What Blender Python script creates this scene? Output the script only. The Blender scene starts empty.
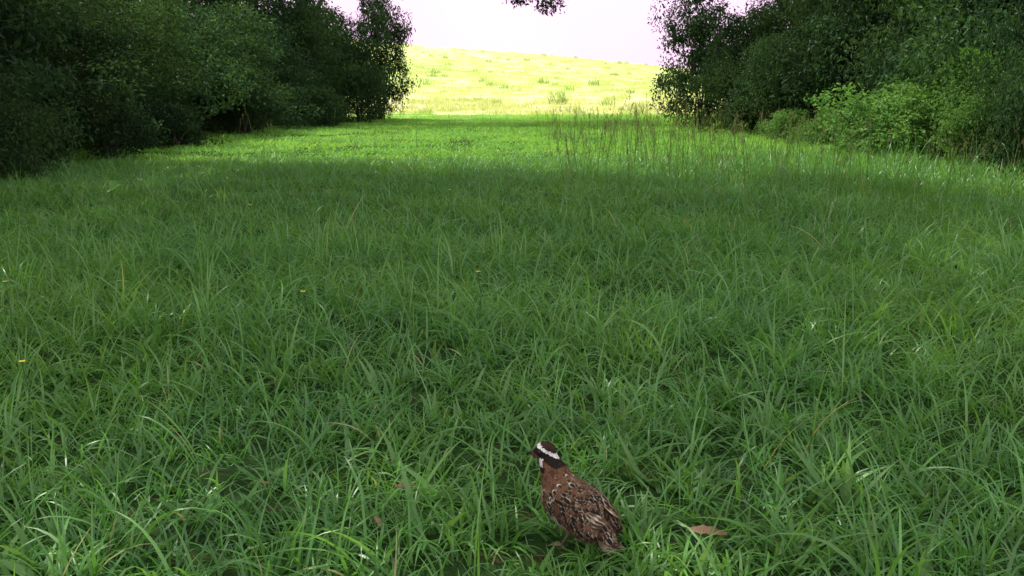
import bpy, bmesh, math, random
import numpy as np
from mathutils import Vector, Matrix, noise, Euler
random.seed(7); RS=np.random.RandomState(11)
scene=bpy.context.scene
scene.view_settings.view_transform='Standard'
try: scene.view_settings.look='None'
except Exception: pass
scene.view_settings.exposure=0
CAMH=0.8; F=1050.0; PITCH=math.radians(10.4)

# ---------------------------------------------------------------- helpers
def sstep(a,b,x):
    t=np.clip((x-a)/(b-a),0,1); return t*t*(3-2*t)
def hgt(x,y):
    x=np.asarray(x,float); y=np.asarray(y,float)
    h=0.02*np.sin(x*1.3+0.4)*np.sin(y*0.9+1.1)*sstep(2,5,np.abs(y))
    h=h+0.04*np.sin(x*0.31)*np.sin(y*0.23)*sstep(4,14,y)
    H=np.clip(6.1-0.095*x,1.5,13)
    h=h+H*(np.clip((y-44)/96,0,1)**1.08)
    h=h-sstep(142,420,y)*H*1.1
    h=h+0.25*np.sin(x*0.12+y*0.05)*sstep(60,110,y)
    return h
def obj(name,mesh,parent=None,loc=(0,0,0)):
    o=bpy.data.objects.new(name,mesh); scene.collection.objects.link(o); o.location=loc
    if parent: o.parent=parent
    return o
def set_attrs(m,attrs):
    for k,a in (attrs or {}).items():
        a=np.asarray(a,dtype=np.float32)
        if a.ndim==1:
            at=m.attributes.new(k,'FLOAT','POINT'); at.data.foreach_set('value',a)
        elif a.shape[1]==3:
            at=m.attributes.new(k,'FLOAT_VECTOR','POINT'); at.data.foreach_set('vector',a.ravel())
        else:
            at=m.attributes.new(k,'FLOAT_COLOR','POINT'); at.data.foreach_set('color',a.ravel())
def np_mesh(name,V,Fs=None,attrs=None,mat=None,smooth=True):
    m=bpy.data.meshes.new(name)
    if isinstance(Fs,np.ndarray):
        V=np.ascontiguousarray(V,dtype=np.float32); Fs=np.ascontiguousarray(Fs,dtype=np.int32); n,k=Fs.shape
        m.vertices.add(len(V)); m.vertices.foreach_set('co',V.ravel())
        m.loops.add(n*k); m.loops.foreach_set('vertex_index',Fs.ravel())
        m.polygons.add(n); m.polygons.foreach_set('loop_start',np.arange(0,n*k,k,dtype=np.int32))
        m.update(calc_edges=True)
    else:
        m.from_pydata([tuple(v) for v in V],[],[tuple(f) for f in (Fs or [])])
    set_attrs(m,attrs)
    if mat: m.materials.append(mat)
    if len(m.polygons): m.polygons.foreach_set('use_smooth',[smooth]*len(m.polygons))
    m.update(); return m
def tube(V,Fc,pts,rad,n=8):
    pts=[Vector(p) for p in pts]; b0=len(V); ref=Vector((0.3,0.9,0.1))
    for i,p in enumerate(pts):
        d=(pts[min(i+1,len(pts)-1)]-pts[max(i-1,0)]).normalized()
        a=d.cross(ref)
        if a.length<0.05: a=d.cross(Vector((1,0,0)))
        a.normalize(); b=d.cross(a)
        for k in range(n):
            t=2*math.pi*k/n; V.append(tuple(p+(a*math.cos(t)+b*math.sin(t))*rad[i]))
    for i in range(len(pts)-1):
        for k in range(n):
            a0=b0+i*n+k; a1=b0+i*n+(k+1)%n
            Fc.append((a0,a1,a1+n,a0+n))

# ---------------------------------------------------------------- materials
def newmat(name):
    m=bpy.data.materials.new(name); m.use_nodes=True; nt=m.node_tree; nt.nodes.clear()
    return m,nt,nt.nodes,nt.links
def leafmat(name,cols,trans=0.4,rough=0.5,gloss=0.0,noise_scale=0.6,attr='tint',objvar=0.25,warm=(0.2,0.2,0.06),warmamt=0.3,tboost=1.5):
    m,nt,N,L=newmat(name)
    out=N.new('ShaderNodeOutputMaterial')
    at=N.new('ShaderNodeAttribute'); at.attribute_name=attr
    r=N.new('ShaderNodeValToRGB'); cr=r.color_ramp
    while len(cr.elements)<len(cols): cr.elements.new(0.5)
    for i,(p,c) in enumerate(cols): cr.elements[i].position=p; cr.elements[i].color=(*c,1)
    L.new(at.outputs['Fac'],r.inputs[0]); colr=r.outputs[0]
    if warmamt>0:
        geo=N.new('ShaderNodeNewGeometry'); nz=N.new('ShaderNodeTexNoise'); nz.inputs['Scale'].default_value=noise_scale; nz.inputs['Detail'].default_value=1
        L.new(geo.outputs['Position'],nz.inputs['Vector'])
        mr=N.new('ShaderNodeMapRange'); mr.inputs[1].default_value=0.42; mr.inputs[2].default_value=0.66; mr.inputs[3].default_value=0; mr.inputs[4].default_value=warmamt
        L.new(nz.outputs['Fac'],mr.inputs[0])
        mx=N.new('ShaderNodeMix'); mx.data_type='RGBA'; L.new(mr.outputs[0],mx.inputs[0]); L.new(colr,mx.inputs[6]); mx.inputs[7].default_value=(*warm,1); colr=mx.outputs[2]
    if objvar>0:
        oi=N.new('ShaderNodeObjectInfo'); m2=N.new('ShaderNodeMapRange'); m2.inputs[3].default_value=1-objvar; m2.inputs[4].default_value=1+objvar
        L.new(oi.outputs['Random'],m2.inputs[0])
        hsv=N.new('ShaderNodeHueSaturation'); L.new(m2.outputs[0],hsv.inputs['Value']); L.new(colr,hsv.inputs['Color']); colr=hsv.outputs[0]
    df=N.new('ShaderNodeBsdfDiffuse'); L.new(colr,df.inputs[0])
    tr=N.new('ShaderNodeBsdfTranslucent'); hs2=N.new('ShaderNodeMix'); hs2.data_type='RGBA'; hs2.blend_type='MULTIPLY'; hs2.inputs[0].default_value=1; hs2.inputs[7].default_value=(tboost*1.15,tboost,tboost*0.6,1)
    L.new(colr,hs2.inputs[6]); L.new(hs2.outputs[2],tr.inputs[0])
    ms=N.new('ShaderNodeMixShader'); ms.inputs[0].default_value=trans
    L.new(df.outputs[0],ms.inputs[1]); L.new(tr.outputs[0],ms.inputs[2]); last=ms
    if gloss>0:
        gl=N.new('ShaderNodeBsdfGlossy'); gl.inputs['Roughness'].default_value=rough; gl.inputs[0].default_value=(0.95,1,0.95,1)
        m3=N.new('ShaderNodeMixShader'); m3.inputs[0].default_value=gloss; L.new(ms.outputs[0],m3.inputs[1]); L.new(gl.outputs[0],m3.inputs[2]); last=m3
    L.new(last.outputs[0],out.inputs[0])
    return m
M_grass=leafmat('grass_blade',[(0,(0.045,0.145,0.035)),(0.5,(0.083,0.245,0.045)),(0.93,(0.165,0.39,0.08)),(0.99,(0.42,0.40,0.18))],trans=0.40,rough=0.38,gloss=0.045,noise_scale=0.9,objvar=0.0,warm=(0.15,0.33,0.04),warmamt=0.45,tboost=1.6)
M_grassf=leafmat('lane_grass_blade_sunlit',[(0,(0.08,0.22,0.04)),(0.5,(0.14,0.37,0.06)),(0.93,(0.24,0.50,0.10)),(0.99,(0.45,0.45,0.2))],trans=0.45,rough=0.45,gloss=0.02,noise_scale=0.5,objvar=0.0,warm=(0.25,0.48,0.06),warmamt=0.5,tboost=1.7)  # lighter copy of the grass for the far lane; sunlit-strip brightness painted into colour
M_field=leafmat('field_grass',[(0,(0.44,0.58,0.19)),(0.6,(0.58,0.67,0.27)),(1,(0.70,0.69,0.40))],trans=0.3,noise_scale=0.06,warm=(0.64,0.68,0.33),warmamt=0.6,tboost=1.1,objvar=0.1)
M_fweed=leafmat('field_weed',[(0,(0.24,0.40,0.11)),(1,(0.38,0.50,0.17))],trans=0.3,warmamt=0,tboost=1.2)
M_weed=leafmat('weed_leaf',[(0,(0.06,0.18,0.045)),(0.6,(0.095,0.26,0.06)),(1,(0.17,0.36,0.10))],trans=0.35,rough=0.45,gloss=0.03,objvar=0.0)
M_seed=leafmat('seed_stalk',[(0,(0.12,0.24,0.06)),(0.5,(0.17,0.20,0.08)),(1,(0.25,0.21,0.12))],trans=0.2,warmamt=0)
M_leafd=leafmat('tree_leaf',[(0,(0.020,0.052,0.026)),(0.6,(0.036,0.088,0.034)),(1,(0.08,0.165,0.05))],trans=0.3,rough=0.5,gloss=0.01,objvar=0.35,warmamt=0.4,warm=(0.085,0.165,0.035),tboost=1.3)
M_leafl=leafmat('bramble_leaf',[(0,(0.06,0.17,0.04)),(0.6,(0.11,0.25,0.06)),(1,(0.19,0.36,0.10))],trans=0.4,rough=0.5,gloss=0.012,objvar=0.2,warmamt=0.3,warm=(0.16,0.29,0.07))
def simple(name,col,rough=0.7,spec=0.3,nscale=None,col2=None,bump=0.0):
    m,nt,N,L=newmat(name); out=N.new('ShaderNodeOutputMaterial'); p=N.new('ShaderNodeBsdfPrincipled')
    p.inputs['Roughness'].default_value=rough; p.inputs['Specular IOR Level'].default_value=spec
    p.inputs['Base Color'].default_value=(*col,1)
    if nscale:
        tc=N.new('ShaderNodeTexCoord'); nz=N.new('ShaderNodeTexNoise'); nz.inputs['Scale'].default_value=nscale; nz.inputs['Detail'].default_value=6
        L.new(tc.outputs['Object'],nz.inputs['Vector'])
        r=N.new('ShaderNodeValToRGB'); r.color_ramp.elements[0].position=0.35; r.color_ramp.elements[1].position=0.68
        r.color_ramp.elements[0].color=(*col,1); r.color_ramp.elements[1].color=(*(col2 or col),1)
        L.new(nz.outputs['Fac'],r.inputs[0]); L.new(r.outputs[0],p.inputs['Base Color'])
        if bump:
            b=N.new('ShaderNodeBump'); b.inputs['Strength'].default_value=bump; L.new(nz.outputs['Fac'],b.inputs['Height']); L.new(b.outputs[0],p.inputs['Normal'])
    L.new(p.outputs[0],out.inputs[0]); return m
M_bark=simple('bark',(0.06,0.048,0.036),0.9,0.2,14,(0.14,0.115,0.09),0.6)
M_dead=simple('dead_leaf',(0.20,0.11,0.06),0.7,0.3,40,(0.36,0.24,0.15),0.3)
M_yel=simple('yellow_petal',(0.8,0.66,0.03),0.6,0.3)
def ground_mat():
    m,nt,N,L=newmat('ground'); out=N.new('ShaderNodeOutputMaterial'); p=N.new('ShaderNodeBsdfDiffuse')
    geo=N.new('ShaderNodeNewGeometry'); sp=N.new('ShaderNodeSeparateXYZ'); L.new(geo.outputs['Position'],sp.inputs[0])
    def nz(s,d=5):
        n=N.new('ShaderNodeTexNoise'); n.inputs['Scale'].default_value=s; n.inputs['Detail'].default_value=d; L.new(geo.outputs['Position'],n.inputs['Vector']); return n
    def ramp(src,els):
        r=N.new('ShaderNodeValToRGB')
        while len(r.color_ramp.elements)<len(els): r.color_ramp.elements.new(0.5)
        for i,(a,c) in enumerate(els): r.color_ramp.elements[i].position=a; r.color_ramp.elements[i].color=(*c,1)
        L.new(src,r.inputs[0]); return r
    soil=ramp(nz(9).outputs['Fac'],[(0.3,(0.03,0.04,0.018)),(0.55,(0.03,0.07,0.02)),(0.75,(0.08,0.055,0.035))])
    f=N.new('ShaderNodeTexNoise'); f.inputs['Scale'].default_value=1.0; f.inputs['Detail'].default_value=8; f.inputs['Roughness'].default_value=0.65
    mp=N.new('ShaderNodeMapping'); mp.inputs['Scale'].default_value=(0.12,0.05,0.1); L.new(geo.outputs['Position'],mp.inputs[0]); L.new(mp.outputs[0],f.inputs['Vector'])
    fld=ramp(f.outputs['Fac'],[(0.3,(0.47,0.63,0.21)),(0.5,(0.60,0.72,0.29)),(0.68,(0.76,0.76,0.44))])
    fine=nz(1.6,8); fr=ramp(fine.outputs['Fac'],[(0.3,(0.78,0.82,0.78)),(0.7,(1.12,1.12,1.1))])
    mul=N.new('ShaderNodeMix'); mul.data_type='RGBA'; mul.blend_type='MULTIPLY'; mul.inputs[0].default_value=1; L.new(fld.outputs[0],mul.inputs[6]); L.new(fr.outputs[0],mul.inputs[7])
    a=N.new('ShaderNodeMapRange'); a.inputs[1].default_value=66; a.inputs[2].default_value=50; L.new(sp.outputs['Y'],a.inputs[0])
    tan=N.new('ShaderNodeMix'); tan.data_type='RGBA'; mm=N.new('ShaderNodeMath'); mm.operation='MULTIPLY'; mm.inputs[1].default_value=0.75; L.new(a.outputs[0],mm.inputs[0]); L.new(mm.outputs[0],tan.inputs[0])
    L.new(mul.outputs[2],tan.inputs[6]); tan.inputs[7].default_value=(0.70,0.60,0.42,1)
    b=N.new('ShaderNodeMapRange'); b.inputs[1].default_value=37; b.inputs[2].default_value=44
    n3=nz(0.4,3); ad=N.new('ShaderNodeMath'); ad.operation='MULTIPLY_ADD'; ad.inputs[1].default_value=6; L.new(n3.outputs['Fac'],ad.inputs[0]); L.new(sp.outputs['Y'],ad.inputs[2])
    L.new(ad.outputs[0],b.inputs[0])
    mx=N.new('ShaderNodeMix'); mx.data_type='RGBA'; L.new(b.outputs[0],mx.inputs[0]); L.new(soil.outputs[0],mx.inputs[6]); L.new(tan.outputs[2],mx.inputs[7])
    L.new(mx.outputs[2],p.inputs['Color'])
    bp=N.new('ShaderNodeBump'); bp.inputs['Strength'].default_value=0.5; bp.inputs['Distance'].default_value=0.03; L.new(nz(30,3).outputs['Fac'],bp.inputs['Height']); L.new(bp.outputs[0],p.inputs['Normal'])
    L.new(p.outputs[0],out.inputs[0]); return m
M_ground=ground_mat()

# ---------------------------------------------------------------- ground sheet
def axis(pos,fine,step):
    a=[0.0]; s=step
    while a[-1]<pos:
        if a[-1]>fine: s*=1.13
        a.append(a[-1]+s)
    return a
h_=axis(900,12,0.4); xs=np.array([-v for v in h_[:0:-1]]+h_); ys=np.concatenate([np.arange(-60,0,2.0),np.arange(0,40,0.5),np.arange(40,180,2.0),np.geomspace(180,1500,25)])
X,Y=np.meshgrid(xs,ys); Z=hgt(X,Y)
V=np.stack([X.ravel(),Y.ravel(),Z.ravel()],1); nx=len(xs); ny=len(ys)
i=np.arange((ny-1)*(nx-1)); r=i//(nx-1); c=i%(nx-1); b=r*nx+c
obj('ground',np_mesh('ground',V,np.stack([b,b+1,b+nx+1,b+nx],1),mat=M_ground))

# ---------------------------------------------------------------- blades
def blades(bx,by,bz,L,w,th0,k,segs,rs,tint,wpow=0.7):
    n=len(bx); az=rs.uniform(0,2*np.pi,n)
    t=np.linspace(0,1,segs+1)
    A=rs.uniform(th0[0],th0[1],n)[:,None]+rs.uniform(k[0],k[1],n)[:,None]*t[None,:]**1.3
    st=(L/segs)[:,None]
    h=np.concatenate([np.zeros((n,1)),np.cumsum(np.sin(A[:,1:])*st,1)],1)
    v=np.concatenate([np.zeros((n,1)),np.cumsum(np.cos(A[:,1:])*st,1)],1)
    bend=rs.normal(0,0.25,n)[:,None]*t[None,:]
    px=bx[:,None]+h*np.cos(az[:,None]+bend); py=by[:,None]+h*np.sin(az[:,None]+bend); pz=np.maximum(v,0.003)+bz[:,None]
    tw=az+np.pi/2+rs.uniform(-0.7,0.7,n)
    prof=np.clip((1-t)**wpow*(0.55+0.6*np.minimum(t*3,1)),0.04,2)
    ww=w[:,None]*prof[None,:]*0.5
    sx=np.cos(tw)[:,None]*ww; sy=np.sin(tw)[:,None]*ww; sz=rs.normal(0,0.35,n)[:,None]*ww
    V=np.stack([np.stack([px-sx,py-sy,pz-sz],2),np.stack([px+sx,py+sy,pz+sz],2)],2).reshape(-1,3)
    bi=(np.arange(n)*(segs+1)*2)[:,None]+(np.arange(segs)*2)[None,:]
    Q=np.stack([bi,bi+1,bi+3,bi+2],2).reshape(-1,4)
    return V,Q,np.repeat(tint,(segs+1)*2)
def join(parts):
    Vs=[];Qs=[];Ts=[];o=0
    for V,Q,t in parts: Vs.append(V);Qs.append(Q+o);Ts.append(t);o+=len(V)
    return np.concatenate(Vs),np.concatenate(Qs),np.concatenate(Ts)
def vnoise(x,y,s,seed):
    rr=np.random.RandomState(seed); G=rr.uniform(-1,1,(64,64)); x=np.asarray(x)*s+17.3; y=np.asarray(y)*s+9.1
    xi=np.floor(x).astype(int); yi=np.floor(y).astype(int); fx=x-xi; fy=y-yi; fx=fx*fx*(3-2*fx); fy=fy*fy*(3-2*fy)
    g=lambda a,b: G[a%64,b%64]
    return (g(xi,yi)*(1-fx)+g(xi+1,yi)*fx)*(1-fy)+(g(xi,yi+1)*(1-fx)+g(xi+1,yi+1)*fx)*fy
def fbm(x,y,s,seed): return vnoise(x,y,s,seed)*0.6+vnoise(x,y,s*2.3,seed+1)*0.3+vnoise(x,y,s*5,seed+2)*0.2
BX,BY=0.112,1.775
def clustered(n,x0,x1,y0,y1,per,R,rs):
    m=max(1,n//per); cx=rs.uniform(x0,x1,m); cy=rs.uniform(y0,y1,m); id_=rs.randint(0,m,n)
    a=rs.uniform(0,6.283,n); r=R*np.sqrt(rs.uniform(0,1,n))
    return cx[id_]+np.cos(a)*r, cy[id_]+np.sin(a)*r, id_, rs.uniform(0,1,m)
rs=np.random.RandomState(5)
def near_layer(n,Lr,W,th0,k,segs,tl,th,per,R,y0=0.5,y1=5.4,wf=None,wpow=0.7,hs=0.45,thr=-0.68):
    x,y,id_,cr=clustered(n,-3.3,3.3,y0,y1,per,R,rs)
    keep=np.abs(x)<0.62*y+0.7
    nf=fbm(x,y,1.7,3); keep&=(nf>thr+rs.uniform(-0.1,0.1,n))
    if wf is not None: keep&=wf(x,y)+rs.uniform(-0.25,0.25,n)>0
    L=rs.uniform(Lr[0],Lr[1],n)*(0.65+0.8*cr[id_])*(1+hs*nf)*(1+0.25*sstep(2.6,5,y))
    d=np.hypot((x-BX),(y-BY)); keep&=d>0.05
    front=(np.abs(x-BX-0.02)<0.13)&(y>1.1)&(y<BY+0.01)
    L=np.where(front,np.minimum(L,0.09),L)
    L=np.where(d<0.13,np.minimum(L,0.10),L)
    x,y,L,cc=x[keep],y[keep],L[keep],cr[id_][keep]; n=len(x)
    tint=np.clip(cc*0.55+rs.uniform(0,0.45,n),0,1)*(th-tl)+tl
    dry=rs.uniform(0,1,n)<0.008; tint=np.where(dry,1.0,tint)
    return blades(x,y,hgt(x,y)-0.008,L,W*rs.uniform(0.6,1.4,n),th0,k,segs,rs,tint,wpow)
gp=bpy.data.objects.new('grass',None); scene.collection.objects.link(gp)
parts=[near_layer(58000,(0.05,0.12),0.0052,(0.05,0.8),(0.4,1.9),5,0,0.85,14,0.05),
       near_layer(30000,(0.08,0.17),0.0060,(0.05,0.8),(0.5,2.0),6,0.2,0.93,9,0.035),
       near_layer(30000,(0.03,0.08),0.0058,(0.4,1.4),(0.0,0.8),3,0,0.7,6,0.09,thr=-2),
       near_layer(2200,(0.13,0.24),0.0062,(0.05,0.6),(0.5,1.9),7,0.5,0.97,4,0.03)]
Vv,Qq,tt=join(parts); obj('near_turf',np_mesh('near_turf',Vv,Qq,attrs={'tint':tt},mat=M_grass),gp)
broadf=lambda x,y: fbm(x,y,0.8,21)*1.3-0.1+0.4*sstep(0.3,-1.2,x)*sstep(4,2,y)
parts=[near_layer(28000,(0.04,0.10),0.013,(0.3,1.2),(0.1,1.1),4,0.2,1,12,0.045,wf=broadf,wpow=0.85),
       near_layer(5000,(0.05,0.12),0.015,(0.3,1.1),(0.2,1.1),5,0.4,1,9,0.05,wpow=0.85)]
Vv,Qq,tt=join(parts); obj('broadleaf_turf',np_mesh('broadleaf_turf',Vv,Qq,attrs={'tint':tt},mat=M_weed),gp)

def src_collection(name,meshes):
    col=bpy.data.collections.new(name)
    for i,m in enumerate(meshes):
        o=bpy.data.objects.new('%s_%02d'%(name,i),m); col.objects.link(o)
    return col
def scatter(name,col,P,rot,scl,idx,parent=None):
    m=np_mesh(name,P.tolist(),attrs={'rot':rot,'scl':scl},smooth=False)
    at=m.attributes.new('idx','INT','POINT'); at.data.foreach_set('value',np.asarray(idx,dtype=np.int32))
    o=obj(name,m,parent)
    g=bpy.data.node_groups.new(name+'_gn','GeometryNodeTree')
    g.interface.new_socket('Geometry',in_out='INPUT',socket_type='NodeSocketGeometry')
    g.interface.new_socket('Geometry',in_out='OUTPUT',socket_type='NodeSocketGeometry')
    N=g.nodes; L=g.links
    gi=N.new('NodeGroupInput'); go=N.new('NodeGroupOutput'); ip=N.new('GeometryNodeInstanceOnPoints')
    ci=N.new('GeometryNodeCollectionInfo'); ci.inputs['Collection'].default_value=col; ci.inputs['Separate Children'].default_value=True; ci.inputs['Reset Children'].default_value=True
    def na(nm,t):
        a=N.new('GeometryNodeInputNamedAttribute'); a.data_type=t; a.inputs['Name'].default_value=nm
        return [s for s in a.outputs if s.enabled and s.name=='Attribute'][0]
    e=N.new('FunctionNodeEulerToRotation'); L.new(na('rot','FLOAT_VECTOR'),e.inputs[0])
    L.new(gi.outputs[0],ip.inputs['Points']); L.new(ci.outputs[0],ip.inputs['Instance']); ip.inputs['Pick Instance'].default_value=True
    L.new(na('idx','INT'),ip.inputs['Instance Index']); L.new(e.outputs[0],ip.inputs['Rotation']); L.new(na('scl','FLOAT_VECTOR'),ip.inputs['Scale'])
    L.new(ip.outputs[0],go.inputs[0])
    md=o.modifiers.new('scatter','NODES'); md.node_group=g
    return o
def patch(n,S,Lr,W,th0,k,segs,per=14,R=0.09):
    x,y,id_,cr=clustered(n,-S/2,S/2,-S/2,S/2,per,R,rs)
    nf=fbm(x+rs.uniform(0,50),y,1.2,int(rs.randint(0,99)))
    L=rs.uniform(Lr[0],Lr[1],n)*(0.6+0.8*cr[id_])*(1+0.5*nf)
    tint=np.clip(cr[id_]*0.55+rs.uniform(0,0.45,n),0,1)*0.93; tint=np.where(rs.uniform(0,1,n)<0.01,1,tint)
    return blades(x,y,np.full(n,-0.01),L,W*rs.uniform(0.6,1.4,n),th0,k,segs,rs,tint)
def pmesh(*ps,mat):
    Vv,Qq,tt=join(ps); return np_mesh('patch',Vv,Qq,attrs={'tint':tt},mat=mat)
C_mid=src_collection('grass_patch',[pmesh(patch(2000,1.0,(0.06,0.15),0.0078,(0.05,0.7),(0.3,1.7),4),patch(80,1.0,(0.15,0.27),0.0065,(0,0.4),(0.3,1.3),5,3),mat=M_grass) for _ in range(6)])
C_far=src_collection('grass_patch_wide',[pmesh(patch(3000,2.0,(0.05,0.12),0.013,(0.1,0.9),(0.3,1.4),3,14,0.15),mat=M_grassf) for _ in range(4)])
C_side=src_collection('grass_patch_side',[pmesh(patch(3000,2.0,(0.06,0.14),0.011,(0.0,0.6),(0.3,1.4),3,14,0.15),mat=M_grass) for _ in range(2)])
def tiles(name,col,ncol,x0,x1,y0,y1,S,zs):
    gx=np.arange(x0,x1,S*0.97)+S/2; gy=np.arange(y0,y1,S*0.97)+S/2; X,Y=np.meshgrid(gx,gy); x=X.ravel();y=Y.ravel();n=len(x)
    x=x+rs.uniform(-0.05,0.05,n)*S; y=y+rs.uniform(-0.05,0.05,n)*S
    rot=np.stack([0*x,0*x,rs.randint(0,4,n)*np.pi/2+rs.uniform(-.1,.1,n)],1)
    tall=1+0.6*sstep(0.5,3,x)*sstep(6,9,y)
    z=zs*tall*rs.uniform(0.9,1.1,n)
    o=scatter(name,col,np.stack([x,y,hgt(x,y)],1),rot,np.stack([0*x+1,0*x+1,z],1),rs.randint(0,ncol,n)); o.parent=gp
tiles('mid_turf',C_mid,6,-6.5,6.5,5.2,12.6,1.0,0.95)
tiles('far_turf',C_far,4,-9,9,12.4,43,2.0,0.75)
tiles('side_turf',C_side,2,-9,-3.4,-4,5,2.0,0.8)
tiles('side_turf',C_side,2,3.4,9,-4,5,2.0,0.8)
def tuft(n,R,Lr,W,th0,k,segs,mat):
    a=rs.uniform(0,6.28,n); r=R*np.sqrt(rs.uniform(0,1,n)); L=rs.uniform(Lr[0],Lr[1],n)
    Vv,Qq,tt=blades(np.cos(a)*r,np.sin(a)*r,np.full(n,-0.02),L,W*rs.uniform(0.6,1.3,n),th0,k,segs,rs,rs.uniform(0,1,n))
    return np_mesh('tuft',Vv,Qq,attrs={'tint':tt},mat=mat)
C_field=src_collection('field_tuft',[tuft(60,0.6,(0.1,0.35),0.03,(0.0,0.5),(0.1,1.0),3,M_field) for _ in range(3)]+[tuft(60,0.4,(0.2,0.8),0.035,(0.0,0.4),(0.1,0.8),3,M_fweed)])
n=4500; y=44+(RS.uniform(0,1,n)**1.3)*104; x=RS.uniform(-1,1,n)*(y*0.36)+y*0.04
s=RS.uniform(0.6,1.3,n); idx=np.where(RS.uniform(0,1,n)<0.045,3,RS.randint(0,3,n))
scatter('meadow',C_field,np.stack([x,y,hgt(x,y)],1),np.stack([0*x,0*x,RS.uniform(0,6.28,n)],1),np.stack([s,s,s*RS.uniform(0.4,1.0,n)],1),idx)
sm=[]
for v in range(4):
    parts=[]
    for k in range(3):
        one=lambda a,b: np.array([rs.uniform(a,b)])
        V1,Q1,t1=blades(one(-.15,.15),one(-.15,.15),np.array([0.0]),one(0.45,0.78),np.array([0.0055]),(0.0,0.12),(0.05,0.5),7,rs,np.array([0.1]),0.2)
        parts.append((V1,Q1,t1)); tip=V1[-1]; m=12
        V2,Q2,t2=blades(np.full(m,tip[0])+rs.normal(0,.004,m),np.full(m,tip[1])+rs.normal(0,.004,m),tip[2]-rs.uniform(0,0.12,m),rs.uniform(0.02,0.045,m),np.full(m,0.007),(0,0.5),(0,0.4),2,rs,rs.uniform(0.5,1,m))
        parts.append((V2,Q2,t2))
    Vv,Qq,tt=join(parts); sm.append(np_mesh('stalk',Vv,Qq,attrs={'tint':tt},mat=M_seed))
C_seed=src_collection('seed_stalk',sm)
n=220; x=RS.uniform(0.4,5.0,n); y=RS.uniform(6,20,n)
x2=RS.uniform(-4,4,40); y2=RS.uniform(9,26,40); x3=RS.normal(1.3,0.25,24); y3=RS.normal(12.0,0.8,24)
x=np.r_[x,x2,x3]; y=np.r_[y,y2,y3]; n=len(x); s=RS.uniform(0.5,1.0,n); s[-24:]=RS.uniform(0.8,1.25,24)
scatter('seed_head_grass',C_seed,np.stack([x,y,hgt(x,y)],1),np.stack([RS.normal(0,0.08,n),RS.normal(0,0.08,n),RS.uniform(0,6.28,n)],1),np.stack([s,s,s],1),RS.randint(0,4,n))

# ---------------------------------------------------------------- foliage (one mesh per crown)
def leaves(blobs,nleaf,Ls,Wr,per,R,mat,rs,zmin=0.05,ratio=0.4,sky=-0.3):
    B=np.array(blobs); wgt=B[:,3]*B[:,5]; wgt/=wgt.sum()
    m=max(4,nleaf//per); bi=rs.choice(len(B),m,p=wgt)
    d=rs.normal(0,1,(m,3)); d/=np.linalg.norm(d,axis=1)[:,None]
    rr=rs.uniform(ratio,1,m)**0.5*(1+rs.normal(0,0.10,m))
    C=B[bi,:3]+d*rr[:,None]*B[bi,3:6]
    nf=np.array([noise.noise(Vector(p)*0.9) for p in C.tolist()]); C=C[(nf>sky)&(C[:,2]>zmin)]
    m=len(C); n=m*per; ci=np.repeat(np.arange(m),per)
    q=rs.normal(0,1,(n,3)); q/=np.linalg.norm(q,axis=1)[:,None]; Rr=R*rs.uniform(0.6,1.4,m)
    P=C[ci]+q*(Rr[ci]*rs.uniform(0.1,1,n)**0.6)[:,None]*np.array([1,1,0.6])
    ax=q*0.6+rs.normal(0,0.5,(n,3))+np.array([0,0,-0.35]); ax/=np.linalg.norm(ax,axis=1)[:,None]
    up=np.array([0,0,0.8])+rs.normal(0,0.55,(n,3)); sd=np.cross(ax,up); sd/=np.linalg.norm(sd,axis=1)[:,None]+1e-6; nr=np.cross(sd,ax)
    l=(Ls*rs.uniform(0.6,1.3,n))[:,None]; w=l*Wr*0.5*rs.uniform(0.8,1.2,n)[:,None]
    V=np.stack([P,P+ax*l*0.4+sd*w+nr*w*0.45,P+ax*l-nr*l*0.12,P+ax*l*0.4-sd*w+nr*w*0.45],1).reshape(-1,3)
    V[:,2]=np.maximum(V[:,2],0.0)
    b=np.arange(n)*4; T=np.stack([np.stack([b,b+1,b+2],1),np.stack([b,b+2,b+3],1)],1).reshape(-1,3)
    ct=rs.uniform(0,1,m); tint=np.repeat(np.clip(ct[ci]*0.6+rs.uniform(0,0.4,n),0,1),4)
    return np_mesh('leaves',V,T,attrs={'tint':tint},mat=mat,smooth=False)
def mk_shrub(r,h,nb,nleaf,Ls,Wr,mat,per=26,R=0.26,rs=rs):
    V=[];Fc=[];blobs=[]
    for i in range(nb):
        a=i*2.4+rs.uniform(0,1); q=math.sqrt((i+0.3)/nb); zc=rs.uniform(0.12,0.84)*h; f=1-0.55*(zc/h)**2
        c=Vector((math.cos(a)*r*q*0.75*f,math.sin(a)*r*q*0.75*f,zc)); br=r*rs.uniform(0.3,0.5)
        blobs.append((c.x,c.y,c.z,br,br,min(br*0.85,zc+0.25)))
        s=Vector((rs.normal(0,0.1),rs.normal(0,0.1),-0.05)); tube(V,Fc,[s,s.lerp(c,0.5)+Vector((0,0,0.1*h)),c],[0.03,0.02,0.007],6)
    blobs.append((0,0,h*0.4,r*0.6,r*0.6,h*0.45))
    return np_mesh('shrub_stems',V,Fc,mat=M_bark),leaves(blobs,nleaf,Ls,Wr,per,R,mat,rs)
def place(name,pool,x,y,s,sz,rot,child='foliage',dz=0.0):
    st,lf=pool; o=obj(name,st,None,(x,y,float(hgt(x,y))+dz)); o.rotation_euler=(0,0,rot); o.scale=(s,s,sz)
    obj(child,lf,o); return o
rs=np.random.RandomState(33)
P_shr=[mk_shrub(1.9,3.4,12,20000,0.095,0.5,M_leafd,rs=rs) for _ in range(3)]+[mk_shrub(1.9,3.4,12,22000,0.09,0.38,M_leafd,rs=rs) for _ in range(2)]
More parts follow.
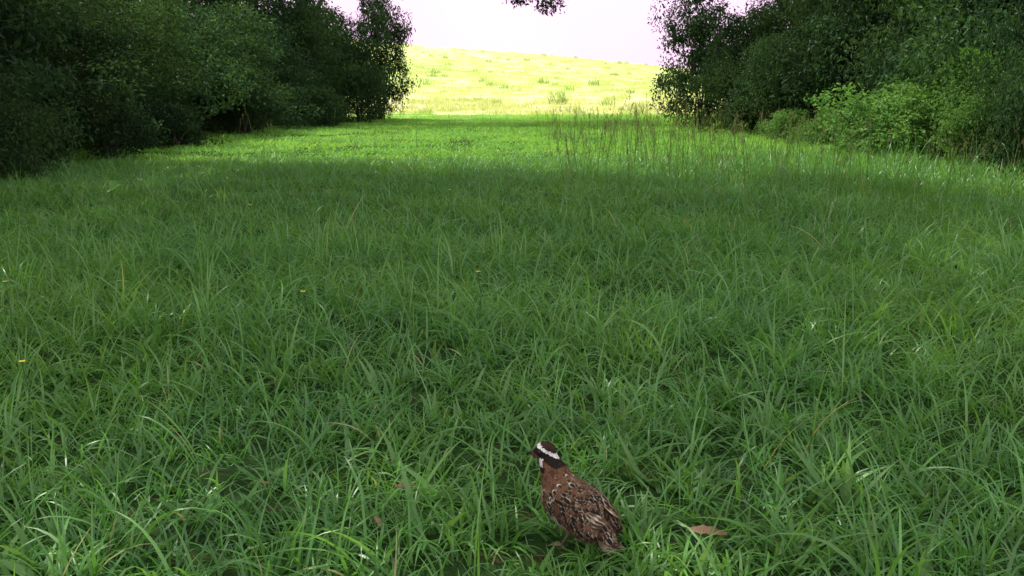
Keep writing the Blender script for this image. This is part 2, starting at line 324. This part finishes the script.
P_sm=[mk_shrub(1.0,1.2,8,8000,0.07,0.45,M_leafd,22,0.18,rs=rs) for _ in range(2)]
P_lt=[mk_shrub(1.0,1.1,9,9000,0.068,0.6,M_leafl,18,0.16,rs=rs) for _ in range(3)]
def mk_tree(H,cz,cr,nleaf,Ls,rt,rs,lean=(0,0),extra=None,per=24,R=0.5,nb=14,sky=-0.3):
    V=[];Fc=[]; top=Vector((lean[0],lean[1],H*0.8)); base=Vector((0,0,-0.15)); pts=[];rad=[]
    for i in range(9):
        t=i/8; pts.append(base.lerp(top,t)+Vector((math.sin(t*5+H)*0.18,math.cos(t*4+H)*0.18,0))); rad.append(rt*((1-t)**0.8*0.85+0.1)+(0.12*rt/0.2 if i==0 else 0))
    tube(V,Fc,pts,rad,10)
    cc=Vector((lean[0]*0.8,lean[1]*0.8,cz)); blobs=[]
    for i in range(nb):
        a=i*2.4+rs.uniform(0,0.6); u=rs.uniform(-0.8,0.95); q=math.sqrt(1-u*u*0.8); Rr=cr*rs.uniform(0.55,0.85)
        c=cc+Vector((math.cos(a)*q*Rr,math.sin(a)*q*Rr,u*(H-cz)*0.85)); br=cr*rs.uniform(0.28,0.42)
        blobs.append((c.x,c.y,c.z,br*1.15,br*1.15,br*0.75))
        j=min(7,max(2,int(8*c.z/H*0.7))); s=pts[j]; m_=s.lerp(c,0.5)+Vector((0,0,0.3)); tube(V,Fc,[s,m_,c],[rad[j]*0.5,rad[j]*0.3,0.02],6)
    blobs.append((cc.x,cc.y,cc.z,cr*0.5,cr*0.5,(H-cz)*0.6))
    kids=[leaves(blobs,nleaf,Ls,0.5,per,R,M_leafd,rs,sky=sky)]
    if extra:
        for e in extra:
            s=pts[4]; c=Vector(e[:3]); tube(V,Fc,[s,s.lerp(c,0.5)+Vector((0,0,0.9)),c+Vector((0,0,0.25)),c],[0.08,0.05,0.02,0.01],6)
        kids.append(leaves(extra,1300,0.11,0.45,12,0.22,M_leafd,rs,sky=-1,ratio=0.1))
    return np_mesh('trunk',V,Fc,mat=M_bark),kids
P_tr=[(a,b[0]) for a,b in [mk_tree(9.3,4.8,2.8,11000,0.16,0.15,rs) for _ in range(3)]]
P_lo=[(a,b[0]) for a,b in [mk_tree(4.2,2.3,2.7,9000,0.13,0.12,rs) for _ in range(2)]]
U=lambda a,b: RS.uniform(a,b)
ly=9.0;k=0
while ly<37:
    xx=-6.6+U(-0.25,0.25)+0.6*float(sstep(12,34,ly)); gap=13<ly<27
    place('shrub',P_shr[k%5],xx,ly,U(0.92,1.08),U(0.72,0.82) if gap else U(0.95,1.15),U(0,6)); ly+=U(1.7,2.3); k+=1
for (x,y,s,sz) in [(-5.2,11.2,0.9,0.9),(-5.1,16,0.75,0.6),(-5.3,21,0.9,1.0),(-4.8,27,0.9,0.9),(-4.9,9.2,0.6,0.6),(-5.0,10.2,0.7,0.7),(-5.0,13.2,0.7,0.7)]:
    place('shrub',P_sm[k%2],x,y,s,sz,U(0,6)); k+=1
for (x,y,s,sz) in [(-6.2,8.0,0.95,1.1),(-6.6,5.6,0.9,0.95),(-4.75,33,0.65,1.1),(-4.4,35.5,0.7,1.3)]:
    place('shrub',P_shr[k%5],x,y,s,sz,U(0,6)); k+=1
for y in (8,12,16.5,20.5,24.5,28.5,32.5,36.5):
    tall=not(13<y<27)
    place('hardwood_tree',(P_tr if tall else P_lo)[k%2],-9.4+U(-.4,.4),y,1,1,U(0,6),'crown'); k+=1
    place('hardwood_tree',P_tr[k%3] if tall else P_lo[k%2],-13.2+U(-.5,.5),y+1.5,1.1,1 if tall else 1.3,U(0,6),'crown')
for y in (22,29,35): place('hardwood_tree',P_tr[k%3],-17.5,y,1.3,0.95,U(0,6),'crown'); k+=1
P_oak=[(a,b[0]) for a,b in [mk_tree(13,8.6,4.5,8500,0.20,0.28,rs,(1.4,0.2),per=20,R=0.6,sky=-0.08),
                            mk_tree(13,8.6,5.0,38000,0.21,0.28,rs,(1.6,0.2),per=20,R=0.6,sky=-0.45)]]
for (p_,x,y,s,ro) in [(0,-7.2,1.5,1,0.2),(0,-7.3,5.0,1.0,-0.3),(1,-8.3,10.1,1.0,0.0),(0,-7.5,-4,0.95,0.1)]:
    place('oak_tree',P_oak[p_],x,y,s,s,ro,'crown')
def up(name,x,y,*a,**k_):
    ex=k_.get('extra'); g=float(hgt(x,y))
    if ex: k_['extra']=[(e[0]-x,e[1]-y,e[2]-g,*e[3:]) for e in ex]
    st,kids=mk_tree(*a,**k_); o=obj(name,st,None,(x,y,g))
    for kd in kids: obj('crown',kd,o)
up('oak_tree',-6.8,31.5,11.5,7.2,4.6,28000,0.13,0.26,rs,lean=(1.4,-0.2),extra=[(0.2,28,3.45,0.5,0.45,0.3),(1.0,28.2,3.15,0.35,0.35,0.25),(-0.5,28.4,3.8,0.4,0.4,0.3)])
up('oak_tree',7.0,25.5,12,6.6,4.3,28000,0.13,0.25,rs,lean=(-.9,0),extra=[(3.5,26.5,3.45,0.4,0.35,0.25),(4.6,26.5,3.4,0.5,0.5,0.4)])
place('oak_tree',P_oak[0],7.8,3,0.95,1,math.pi,'crown')
ry=8.4;k=0
while ry<27:
    xx=6.75+U(-0.25,0.25)-0.4*float(sstep(12,26,ry))
    place('shrub',P_shr[(k*2)%5],xx,ry,U(0.92,1.08),U(0.95,1.2),U(0,6)); ry+=U(1.7,2.3); k+=1
for (x,y,s,sz) in [(4.9,23.5,0.62,0.85),(4.75,26.5,0.75,1.0),(5.2,21,0.55,0.6),(5.15,9.5,0.5,0.8),(5.3,10.6,0.4,0.65)]:
    place('shrub',P_shr[k%5],x,y,s,sz,U(0,6)); k+=1
for (x,y,s,sz) in [(4.25,12.4,0.95,0.75),(5.1,14.4,1.0,0.9),(5.2,12.1,0.7,1.1),(4.9,11.2,0.6,0.75),(5.2,17,0.7,0.6),(5.0,19,0.6,0.5)]:
    place('bramble_bush',P_lt[k%3],x,y,s,sz,U(0,6)); k+=1
for y in (7,11,15,19,23,27):
    place('hardwood_tree',P_tr[k%3],9.4+U(-.4,.4),y,1.05,1.05,U(0,6),'crown'); k+=1
for y in (19,24,29): place('hardwood_tree',P_tr[k%3],13.2+U(-.4,.4),y,1.2,1.05,U(0,6),'crown'); k+=1

# ---------------------------------------------------------------- bobwhite quail
quail=bpy.data.objects.new('bobwhite_quail',None); scene.collection.objects.link(quail)
bm=bmesh.new()
def ell(c,r,pitch=0,yaw=0):
    M=Matrix.Translation(c)@Euler((0,-math.radians(pitch),math.radians(yaw))).to_matrix().to_4x4()@Matrix.Diagonal((*r,1))
    bmesh.ops.create_icosphere(bm,subdivisions=3,radius=1,matrix=M)
PB=27
ell((-0.008,0,0.080),(0.070,0.043,0.040),PB); ell((0.024,0,0.088),(0.042,0.041,0.043),PB); ell((0.0,0,0.066),(0.05,0.037,0.034),10)
for s in (1,-1): ell((-0.02,0.030*s,0.079),(0.062,0.016,0.028),PB,-4*s)
for i in range(7):
    t=i/6; ell((0.038+0.026*t,0.004*t,0.108+0.046*t),[0.031*(1-t)+0.0155*t]*3)
for i in range(5):
    t=i/4; ell((-0.045-0.045*t,0,0.062-0.024*t),(0.03*(1-t)+0.012*t,0.031*(1-t)+0.015*t,0.028*(1-t)+0.009*t),PB)
HC=Vector((0.068,0.005,0.163)); YAW=math.radians(32)
hf=Vector((math.cos(YAW),math.sin(YAW),-0.05)).normalized(); hl=Vector((-math.sin(YAW),math.cos(YAW),0)); hu=hf.cross(hl)
M=Matrix.Translation(HC)@Matrix((hf,hl,hu)).transposed().to_4x4()@Matrix.Diagonal((0.0200,0.0158,0.0178,1))
bmesh.ops.create_icosphere(bm,subdivisions=3,radius=1,matrix=M)
M=Matrix.Translation(HC+hf*0.012-hu*0.003)@Matrix((hf,hl,hu)).transposed().to_4x4()@Matrix.Diagonal((0.014,0.0105,0.0105,1))
bmesh.ops.create_icosphere(bm,subdivisions=3,radius=1,matrix=M)
me=bpy.data.meshes.new('body_raw'); bm.to_mesh(me); bm.free()
tmp=bpy.data.objects.new('tmp',me); scene.collection.objects.link(tmp)
r_=tmp.modifiers.new('r','REMESH'); r_.mode='VOXEL'; r_.voxel_size=0.0022
sm_=tmp.modifiers.new('s','SMOOTH'); sm_.iterations=9; sm_.factor=0.5
dg=bpy.context.evaluated_depsgraph_get(); bme=bpy.data.meshes.new_from_object(tmp.evaluated_get(dg)); bpy.data.objects.remove(tmp)
WHITE=(0.82,0.80,0.74); BLACK=(0.025,0.019,0.014); RUST=(0.165,0.080,0.044); BUFF=(0.50,0.38,0.25); BROWN=(0.135,0.080,0.047)
def lerp3(a,b,t): return tuple(a[i]*(1-t)+b[i]*t for i in range(3))
def region(p):
    q=p-HC; f=q.dot(hf)/0.022; u=q.dot(hu)/0.0185
    if (p.z>0.138 and q.length<0.034) or (q.length<0.042 and p.z>0.130):
        band=u-(0.30+0.60*f)
        if band>0.18: return 'head',lerp3(BLACK,RUST,0.2)
        if band>-0.16: return 'head',WHITE
        if u<-0.5 and f>0.1 and u>-1.2: return 'head',WHITE
        if u<-1.2 and f>-0.1: return 'head',BLACK
        if band>-0.95: return 'head',BLACK
        return 'neck',RUST
    if p.z>0.108 and p.x>0.02: return 'neck',lerp3(RUST,BROWN,0.3)
    if p.x>0.045 and p.z<0.1: return 'belly',BUFF
    if p.z<0.05+0.35*(p.x+0.02): return 'belly',lerp3(BUFF,WHITE,0.4)
    return 'back',BROWN
cols=np.zeros((len(bme.vertices),4),np.float32)
for i_,v in enumerate(bme.vertices): cols[i_]=(*region(v.co)[1],1)
at=bme.attributes.new('Col','FLOAT_COLOR','POINT'); at.data.foreach_set('color',cols.ravel())
def vcmat(name,rough=0.8):
    m,nt,N,L=newmat(name); out=N.new('ShaderNodeOutputMaterial'); p=N.new('ShaderNodeBsdfPrincipled'); a=N.new('ShaderNodeAttribute'); a.attribute_name='Col'
    p.inputs['Roughness'].default_value=rough; p.inputs['Specular IOR Level'].default_value=0.08
    tc=N.new('ShaderNodeTexCoord'); nz=N.new('ShaderNodeTexNoise'); nz.inputs['Scale'].default_value=350; L.new(tc.outputs['Object'],nz.inputs['Vector'])
    mr=N.new('ShaderNodeMapRange'); mr.inputs[1].default_value=0.3; mr.inputs[2].default_value=0.7; mr.inputs[3].default_value=0.7; mr.inputs[4].default_value=1.25; L.new(nz.outputs['Fac'],mr.inputs[0])
    h=N.new('ShaderNodeHueSaturation'); L.new(mr.outputs[0],h.inputs['Value']); L.new(a.outputs['Color'],h.inputs['Color'])
    L.new(h.outputs[0],p.inputs['Base Color']); L.new(p.outputs[0],out.inputs[0]); return m
M_f=vcmat('feather'); bme.materials.clear(); bme.materials.append(M_f)
bme.polygons.foreach_set('use_smooth',[True]*len(bme.polygons))
obj('body',bme,quail)
FV=[];FQ=[];FC=[]
def feather(p,d,nrm,L_,W_,kind,col,var,lift=0.16,curv=0.25):
    d=(d-nrm*d.dot(nrm)).normalized(); s=d.cross(nrm).normalized(); b0=len(FV); NL,NW=6,4
    for i in range(NL+1):
        t=i/NL; w=W_*0.5*(0.35+0.9*math.sin(min(t*1.25,1)*math.pi/2))*math.sqrt(max(0.02,1-t**3.2))
        for j in range(NW+1):
            u=j/NW*2-1
            q=p+d*(L_*t*(1-0.10*u*u*t))+s*(w*u)+nrm*(0.0008+L_*lift*t-L_*curv*t*t*0.5-w*0.25*u*u)
            FV.append(tuple(q)); c=col; au=abs(u)
            if kind=='back':
                if var<0.25: c=BLACK if au<0.75 and t>0.3 else lerp3(BUFF,WHITE,0.3)
                elif var<0.62:
                    c=lerp3(BROWN,RUST,0.6) if not(t>0.45 and au<0.6) else lerp3(BLACK,BROWN,0.2)
                    if t>0.93 or (t>0.6 and au>0.9): c=lerp3(BUFF,BROWN,0.2)
                elif var<0.82:
                    c=lerp3(BROWN,BUFF,0.25) if (int(t*6)%2==0) else lerp3(BLACK,BROWN,0.3)
                    if u>0.9: c=BUFF
                else: c=lerp3(BROWN,RUST,0.6)
            elif kind=='belly': c=col if (int(t*5)%2==0) else lerp3(BLACK,BROWN,0.4)
            elif kind=='neck': c=lerp3(RUST,BLACK,0.5) if var<0.3 else (lerp3(RUST,BUFF,0.5) if (var>0.8 and t>0.7) else col)
            elif kind=='tail': c=lerp3((0.11,0.085,0.07),BUFF,0.35 if int(t*9+u)%3==0 else 0.05)
            elif kind=='wing':
                c=lerp3(BROWN,BLACK,0.35)
                if u>0.9 or (int(t*7)%3==0 and au>0.3): c=lerp3(BUFF,WHITE,0.15)
            k_=0.85+0.3*((var*7.3)%1); FC.append((c[0]*k_,c[1]*k_,c[2]*k_,1))
    for i in range(NL):
        for j in range(NW):
            a=b0+i*(NW+1)+j; FQ.append((a,a+1,a+NW+2,a+NW+1))
polys=list(bme.polygons); random.shuffle(polys)
axis_=Vector((-math.cos(math.radians(PB)),0,-math.sin(math.radians(PB)))); grid={}
def ok(p,r):
    k0=(int(p.x/0.01),int(p.y/0.01),int(p.z/0.01))
    for a in (-1,0,1):
        for b_ in (-1,0,1):
            for c_ in (-1,0,1):
                for q in grid.get((k0[0]+a,k0[1]+b_,k0[2]+c_),()):
                    if (q-p).length<r: return False
    grid.setdefault(k0,[]).append(p.copy()); return True
for pl in polys:
    p=pl.center.copy(); nr=pl.normal.copy(); kind,col=region(p)
    if kind=='head':
        if (p-HC).dot(hf)>0.019 or not ok(p,0.0022): continue
        feather(p,(-hf-hu*0.35),nr,0.0045,0.003,'head',col,random.random(),0.05)
    elif kind=='neck':
        if not ok(p,0.0036): continue
        feather(p,Vector((-0.6,0,-0.9)),nr,0.0085,0.0055,'neck',col,random.random(),0.10)
    elif kind=='belly':
        if not ok(p,0.005): continue
        feather(p,axis_,nr,0.012,0.008,'belly',col,random.random(),0.1)
    else:
        if not ok(p,0.0056): continue
        sc=0.95+0.35*max(0,min(1,(0.03-p.x)/0.08))
        feather(p,axis_+Vector((0,-0.1*p.y/0.04,0)),nr,0.0150*sc,0.0092*sc,'back',col,random.random(),0.12)
for s in (1,-1):
    for i in range(7):
        p=Vector((-0.028-0.004*i,s*(0.043-0.0035*i),0.070+0.003*i)); n_=Vector((-0.2,s*(0.9-0.1*i),0.35+0.1*i)).normalized()
        feather(p,axis_+Vector((0,-0.22*s,-0.02)),n_,0.050,0.012,'wing',BROWN,random.random(),0.03,0.1)
for i in range(10):
    u=(i-4.5)/4.5
    feather(Vector((-0.066,0.012*u,0.056-abs(u)*0.006)),Vector((-0.86,0.16*u,-0.5)),Vector((-0.35,0.4*u,0.8)).normalized(),0.050,0.012,'tail',BROWN,random.random(),0.0,0.1)
obj('plumage',np_mesh('plumage',FV,FQ,attrs={'Col':np.array(FC)},mat=M_f),quail)
V=[];Fc=[]; b0=HC+hf*0.0215-hu*0.002
tube(V,Fc,[b0-hf*0.004,b0+hf*0.003,b0+hf*0.008-hu*0.0015,b0+hf*0.0115-hu*0.005],[0.0052,0.0046,0.0032,0.0006],10)
tube(V,Fc,[b0-hf*0.004-hu*0.003,b0+hf*0.003-hu*0.004,b0+hf*0.0085-hu*0.0055],[0.004,0.003,0.0008],8)
M_bill=simple('bill_horn',(0.03,0.028,0.026),0.35,0.5); obj('bill',np_mesh('bill',V,Fc,mat=M_bill),quail)
M_eye=simple('eye_dark',(0.02,0.01,0.006),0.08,0.8)
for s in (1,-1):
    bm=bmesh.new(); bmesh.ops.create_uvsphere(bm,u_segments=16,v_segments=10,radius=0.0032,matrix=Matrix.Translation(HC+hf*0.0085+hl*s*0.0130+hu*0.002)); me=bpy.data.meshes.new('eye'); bm.to_mesh(me); bm.free(); me.materials.append(M_eye); obj('eye',me,quail)
M_leg=simple('leg_skin',(0.30,0.22,0.15),0.6,0.3,200,(0.2,0.14,0.09))
for s,off in ((1,0.008),(-1,-0.006)):
    V=[];Fc=[]; hip=Vector((-0.006+off,0.018*s,0.052)); hock=Vector((-0.016+off,0.02*s,0.034)); foot=Vector((0.002+off,0.021*s,0.004))
    tube(V,Fc,[hip,hip.lerp(hock,0.6),hock,hock.lerp(foot,0.5),foot],[0.010,0.006,0.0028,0.0021,0.0024],8)
    for a in (-28,0,28,180):
        d=Vector((math.cos(math.radians(a)),math.sin(math.radians(a)),0)); l=0.026 if a!=180 else 0.010
        tube(V,Fc,[foot,foot+d*l*0.5+Vector((0,0,0.001)),foot+d*l*0.85-Vector((0,0,0.002)),foot+d*l-Vector((0,0,0.004))],[0.0022,0.0018,0.0013,0.0003],6)
    obj('leg',np_mesh('leg',V,Fc,mat=M_leg),quail)
quail.location=(BX-0.002,BY-0.002,float(hgt(BX,BY))+0.002)
quail.rotation_euler=(0,0,math.atan2(0.746,-0.665))

# ---------------------------------------------------------------- small things
def px2ground(px,py,z=0):
    a=PITCH+math.atan((py-288)/F); y=(CAMH-z)/math.tan(a)
    d=y*math.cos(PITCH)+(CAMH-z)*math.sin(PITCH); return (px-512)/F*d,y
V=[];Fc=[]
def dleaf(x,y,z,L_,W_,yaw,tilt):
    b0=len(V); M=Matrix.Translation((x,y,z))@Euler((tilt,random.uniform(-.4,.4),yaw)).to_matrix().to_4x4(); n=8
    for i in range(n+1):
        t=i/n; w=W_*0.5*math.sin(math.pi*min(1,t*0.93+0.05))**0.8*(1+0.2*math.sin(t*22))
        for u in (-1,-0.5,0,0.5,1): V.append(tuple(M@Vector((L_*(t-0.5),w*u,0.25*W_*u*u+0.15*L_*math.sin(t*4)*0.3))))
    for i in range(n):
        for j in range(4): a=b0+i*5+j; Fc.append((a,a+1,a+6,a+5))
for (px,py,L_,z,yw) in [(707,534,0.07,0.05,-0.35),(405,487,0.045,0.06,0.6),(265,484,0.03,0.05,0.9),(377,522,0.035,0.04,2)]:
    x,y=px2ground(px,py,z); dleaf(x,y,z,L_,L_*0.34,yw,0.25)
for _ in range(25):
    x=random.uniform(-3,3); y=random.uniform(1.4,6); dleaf(x,y,0.008,random.uniform(0.02,0.04),0.012,random.uniform(0,6),random.uniform(-.4,.4))
obj('fallen_leaves',np_mesh('fallen_leaves',V,Fc,mat=M_dead))
V=[];Fc=[];mi=[]
for (px,py,z) in [(22,362,0.19),(303,292,0.22),(450,190,0.30),(5,282,0.24),(478,272,0.22),(250,205,0.27)]:
    x,y=px2ground(px,py,z); n0=len(Fc); tube(V,Fc,[(x,y,0),(x+0.01,y,z*0.6),(x,y,z)],[0.0015,0.0013,0.001],5); mi+=[0]*(len(Fc)-n0)
    for k in range(5):
        a=k*1.256; c=Vector((x,y,z)); d=Vector((math.cos(a),math.sin(a),0.35))*0.007*(1+0.1*y); s=Vector((-math.sin(a),math.cos(a),0))*0.004*(1+0.1*y)
        b0=len(V); V+=[tuple(c),tuple(c+d*0.6+s),tuple(c+d),tuple(c+d*0.6-s)]; Fc.append((b0,b0+1,b0+2,b0+3)); mi.append(1)
me=np_mesh('yellow_wildflowers',V,Fc,mat=M_weed); me.materials.append(M_yel); me.polygons.foreach_set('material_index',mi); obj('yellow_wildflowers',me)

# ---------------------------------------------------------------- light, sky, camera
SAZ=Vector((-0.85,0.53,0)).normalized(); EL=math.radians(55)
sd=Vector((SAZ.x*math.cos(EL),SAZ.y*math.cos(EL),math.sin(EL)))
sun=bpy.data.lights.new('sun','SUN'); sun.energy=5; sun.angle=math.radians(0.5); sun.color=(1,0.96,0.84)
so=bpy.data.objects.new('sun',sun); scene.collection.objects.link(so); so.rotation_euler=sd.to_track_quat('Z','Y').to_euler()
w=bpy.data.worlds.new('World'); scene.world=w; w.use_nodes=True; N=w.node_tree.nodes; L=w.node_tree.links; N.clear()
out=N.new('ShaderNodeOutputWorld'); bg=N.new('ShaderNodeBackground'); bg.inputs[1].default_value=0.15
sk=N.new('ShaderNodeTexSky'); sk.sky_type='NISHITA'; sk.sun_disc=False; sk.sun_elevation=EL; sk.sun_rotation=math.atan2(SAZ.x,SAZ.y); sk.dust_density=3; sk.air_density=1.2
tc=N.new('ShaderNodeTexCoord'); nz=N.new('ShaderNodeTexNoise'); nz.inputs['Scale'].default_value=2.5; nz.inputs['Detail'].default_value=3; L.new(tc.outputs['Generated'],nz.inputs['Vector'])
mr=N.new('ShaderNodeMapRange'); mr.inputs[1].default_value=0.3; mr.inputs[2].default_value=0.55; mr.inputs[3].default_value=0.65; mr.inputs[4].default_value=0.95; L.new(nz.outputs['Fac'],mr.inputs[0])
sp=N.new('ShaderNodeSeparateXYZ'); L.new(tc.outputs['Generated'],sp.inputs[0])
hz=N.new('ShaderNodeMapRange'); hz.inputs[1].default_value=0.12; hz.inputs[2].default_value=0.5; L.new(sp.outputs['Z'],hz.inputs[0])
cl=N.new('ShaderNodeMix'); cl.data_type='RGBA'; L.new(hz.outputs[0],cl.inputs[0]); cl.inputs[6].default_value=(9.9,6.8,9.6,1); cl.inputs[7].default_value=(8.2,8.5,8.7,1)
mx=N.new('ShaderNodeMix'); mx.data_type='RGBA'; L.new(mr.outputs[0],mx.inputs[0]); L.new(sk.outputs[0],mx.inputs[6]); L.new(cl.outputs[2],mx.inputs[7])
L.new(mx.outputs[2],bg.inputs[0]); L.new(bg.outputs[0],out.inputs[0])
cam=bpy.data.cameras.new('camera'); cam.sensor_width=36; cam.lens=36*F/1024; cam.clip_end=3000; cam.clip_start=0.05
co=bpy.data.objects.new('camera',cam); scene.collection.objects.link(co); co.location=(0,0,CAMH); co.rotation_euler=(math.radians(90)-PITCH,0,0)
scene.camera=co
